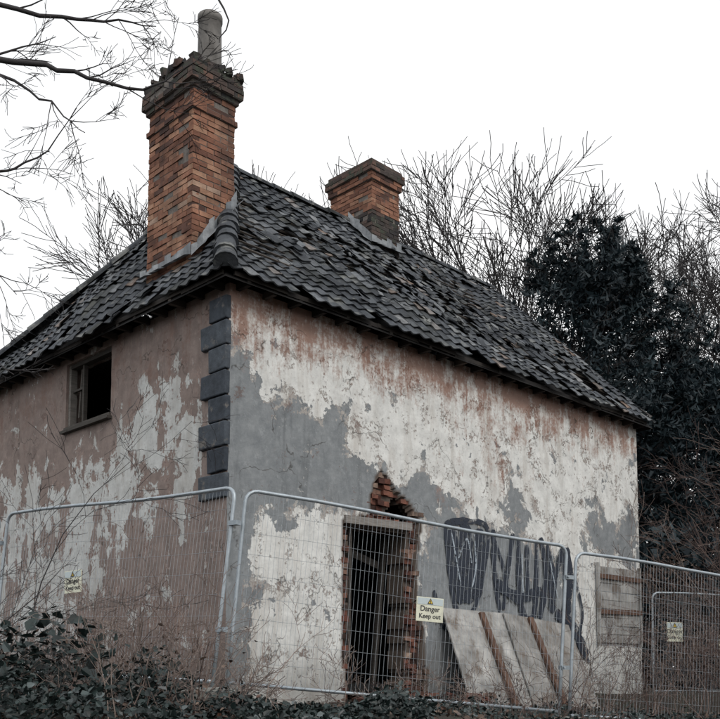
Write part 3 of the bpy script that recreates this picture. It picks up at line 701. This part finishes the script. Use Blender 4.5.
def leaves(name,n,fn,size,mat,seed,tl=(0,1)):
    rg=random.Random(seed); mb=MB()
    for i in range(n):
        p=fn(rg)
        if p is None: continue
        s=size*rg.uniform(.5,1.35); a=Vector((rg.gauss(0,1),rg.gauss(0,1)-.3,rg.gauss(0,.7))).normalized()
        up=Vector((rg.gauss(0,.6),rg.gauss(-.3,.6),1)).normalized(); b=a.cross(up).normalized(); n_=b.cross(a)
        fold=n_*s*.14
        mb.add([p,p+a*s*.3+b*s*.36+fold,p+a*s*.75+b*s*.24+fold*.6,p+a*s,p+a*s*.75-b*s*.24+fold*.6,p+a*s*.3-b*s*.36+fold],[(0,1,2,3),(0,3,4,5)],0,rg.uniform(*tl)*(.8+.5*noise.noise(p*1.3)))
    return mb.build(name,mat)
def ivyfn(rg):
    x=rg.uniform(-4.8,.6); y=rg.uniform(6.6,9.4)
    top=.50*max(0,min(1,(-x-.5)/2.4))+.02
    k=noise.noise(Vector((x*1.5,y*1.5,0)))*.4
    if rg.random()>.42+noise.noise(Vector((x*2.5,y*2.5,9)))*1.7: return None
    return Vector((x,y,gz(x,y)+max(.02,(top+k))*rg.random()**.6+rg.uniform(0,.05)))
leaves('ivy_undergrowth',26000,ivyfn,.060,M_leaf,41)
def lowr(rg):
    x=rg.uniform(.3,6.5); y=rg.uniform(8.6,13.0)
    k=.05+noise.noise(Vector((x*1.5,y*1.5,4)))*.35
    return Vector((x,y,gz(x,y)+max(.02,k)*rg.random()*.8))
leaves('ground_ivy',6500,lowr,.05,M_leaf,42,(0,.9))
def laurel(rg):
    c=rg.choice([(-2.75,7.6,.28),(-2.45,7.7,.36),(-2.9,7.5,.1),(-2.2,7.7,.2)])
    return Vector((c[0]+rg.gauss(0,.17),c[1]+rg.gauss(0,.13),c[2]-.07+rg.gauss(0,.10)))
leaves('laurel_shrub',230,laurel,.10,M_leaf,43,(.1,1))
def deadtw(rg):
    x=rg.uniform(-4.2,-.9); y=rg.uniform(7.3,8.6); return Vector((x,y,gz(x,y)+rg.random()**2*.8))
leaves('withered_leaves',500,deadtw,.045,M_dead,45,(.2,1))
def dl(rg):
    x=rg.uniform(-6,8); y=rg.uniform(3,14); return Vector((x,y,gz(x,y)+rg.uniform(0,.03)))
leaves('fallen_leaves',8000,dl,.06,M_dead,44)
# ---------------------------------------------------------------- sky, sun, camera
w=bpy.data.worlds.new('World'); scene.world=w; w.use_nodes=True; nt=w.node_tree; nt.nodes.clear()
sky=nt.nodes.new('ShaderNodeTexSky'); sky.sky_type='NISHITA'; sky.sun_disc=False; sky.sun_elevation=math.radians(42); sky.sun_rotation=math.radians(150); sky.air_density=2; sky.dust_density=6
b1=nt.nodes.new('ShaderNodeBackground'); b1.inputs[1].default_value=.1; nt.links.new(sky.outputs[0],b1.inputs[0])
tc=nt.nodes.new('ShaderNodeTexCoord'); ns=nt.nodes.new('ShaderNodeTexNoise'); ns.inputs['Scale'].default_value=1.6; ns.inputs['Detail'].default_value=5; nt.links.new(tc.outputs['Generated'],ns.inputs['Vector'])
cr=nt.nodes.new('ShaderNodeValToRGB'); nt.links.new(ns.outputs['Fac'],cr.inputs[0]); cr.color_ramp.elements[0].color=(.89,.92,.95,1); cr.color_ramp.elements[1].color=(1,1,1,1); cr.color_ramp.elements[0].position=.3; cr.color_ramp.elements[1].position=.7
b2=nt.nodes.new('ShaderNodeBackground'); b2.inputs[1].default_value=1.27; nt.links.new(cr.outputs[0],b2.inputs[0])
mx=nt.nodes.new('ShaderNodeMixShader'); mx.inputs[0].default_value=.9; nt.links.new(b1.outputs[0],mx.inputs[1]); nt.links.new(b2.outputs[0],mx.inputs[2])
ow=nt.nodes.new('ShaderNodeOutputWorld'); nt.links.new(mx.outputs[0],ow.inputs[0])
sl=bpy.data.lights.new('sun','SUN'); sl.energy=1.0; sl.angle=math.radians(20); sl.color=(1,.965,.92)
so=bpy.data.objects.new('sun',sl); scene.collection.objects.link(so)
az=math.radians(150); el=math.radians(42)
sd_=Vector((math.sin(az)*math.cos(el),math.cos(az)*math.cos(el),math.sin(el)))
so.rotation_euler=sd_.to_track_quat('Z','Y').to_euler()
cam=bpy.data.cameras.new('camera'); co=bpy.data.objects.new('camera',cam); scene.collection.objects.link(co); scene.camera=co
co.location=(0,0,0); co.rotation_euler=(math.radians(95),0,0)
cam.sensor_width=36; cam.lens=955/720*36; cam.shift_y=.314; cam.clip_end=3000
scene.view_settings.view_transform='Standard'; scene.view_settings.look='None'; scene.view_settings.exposure=0
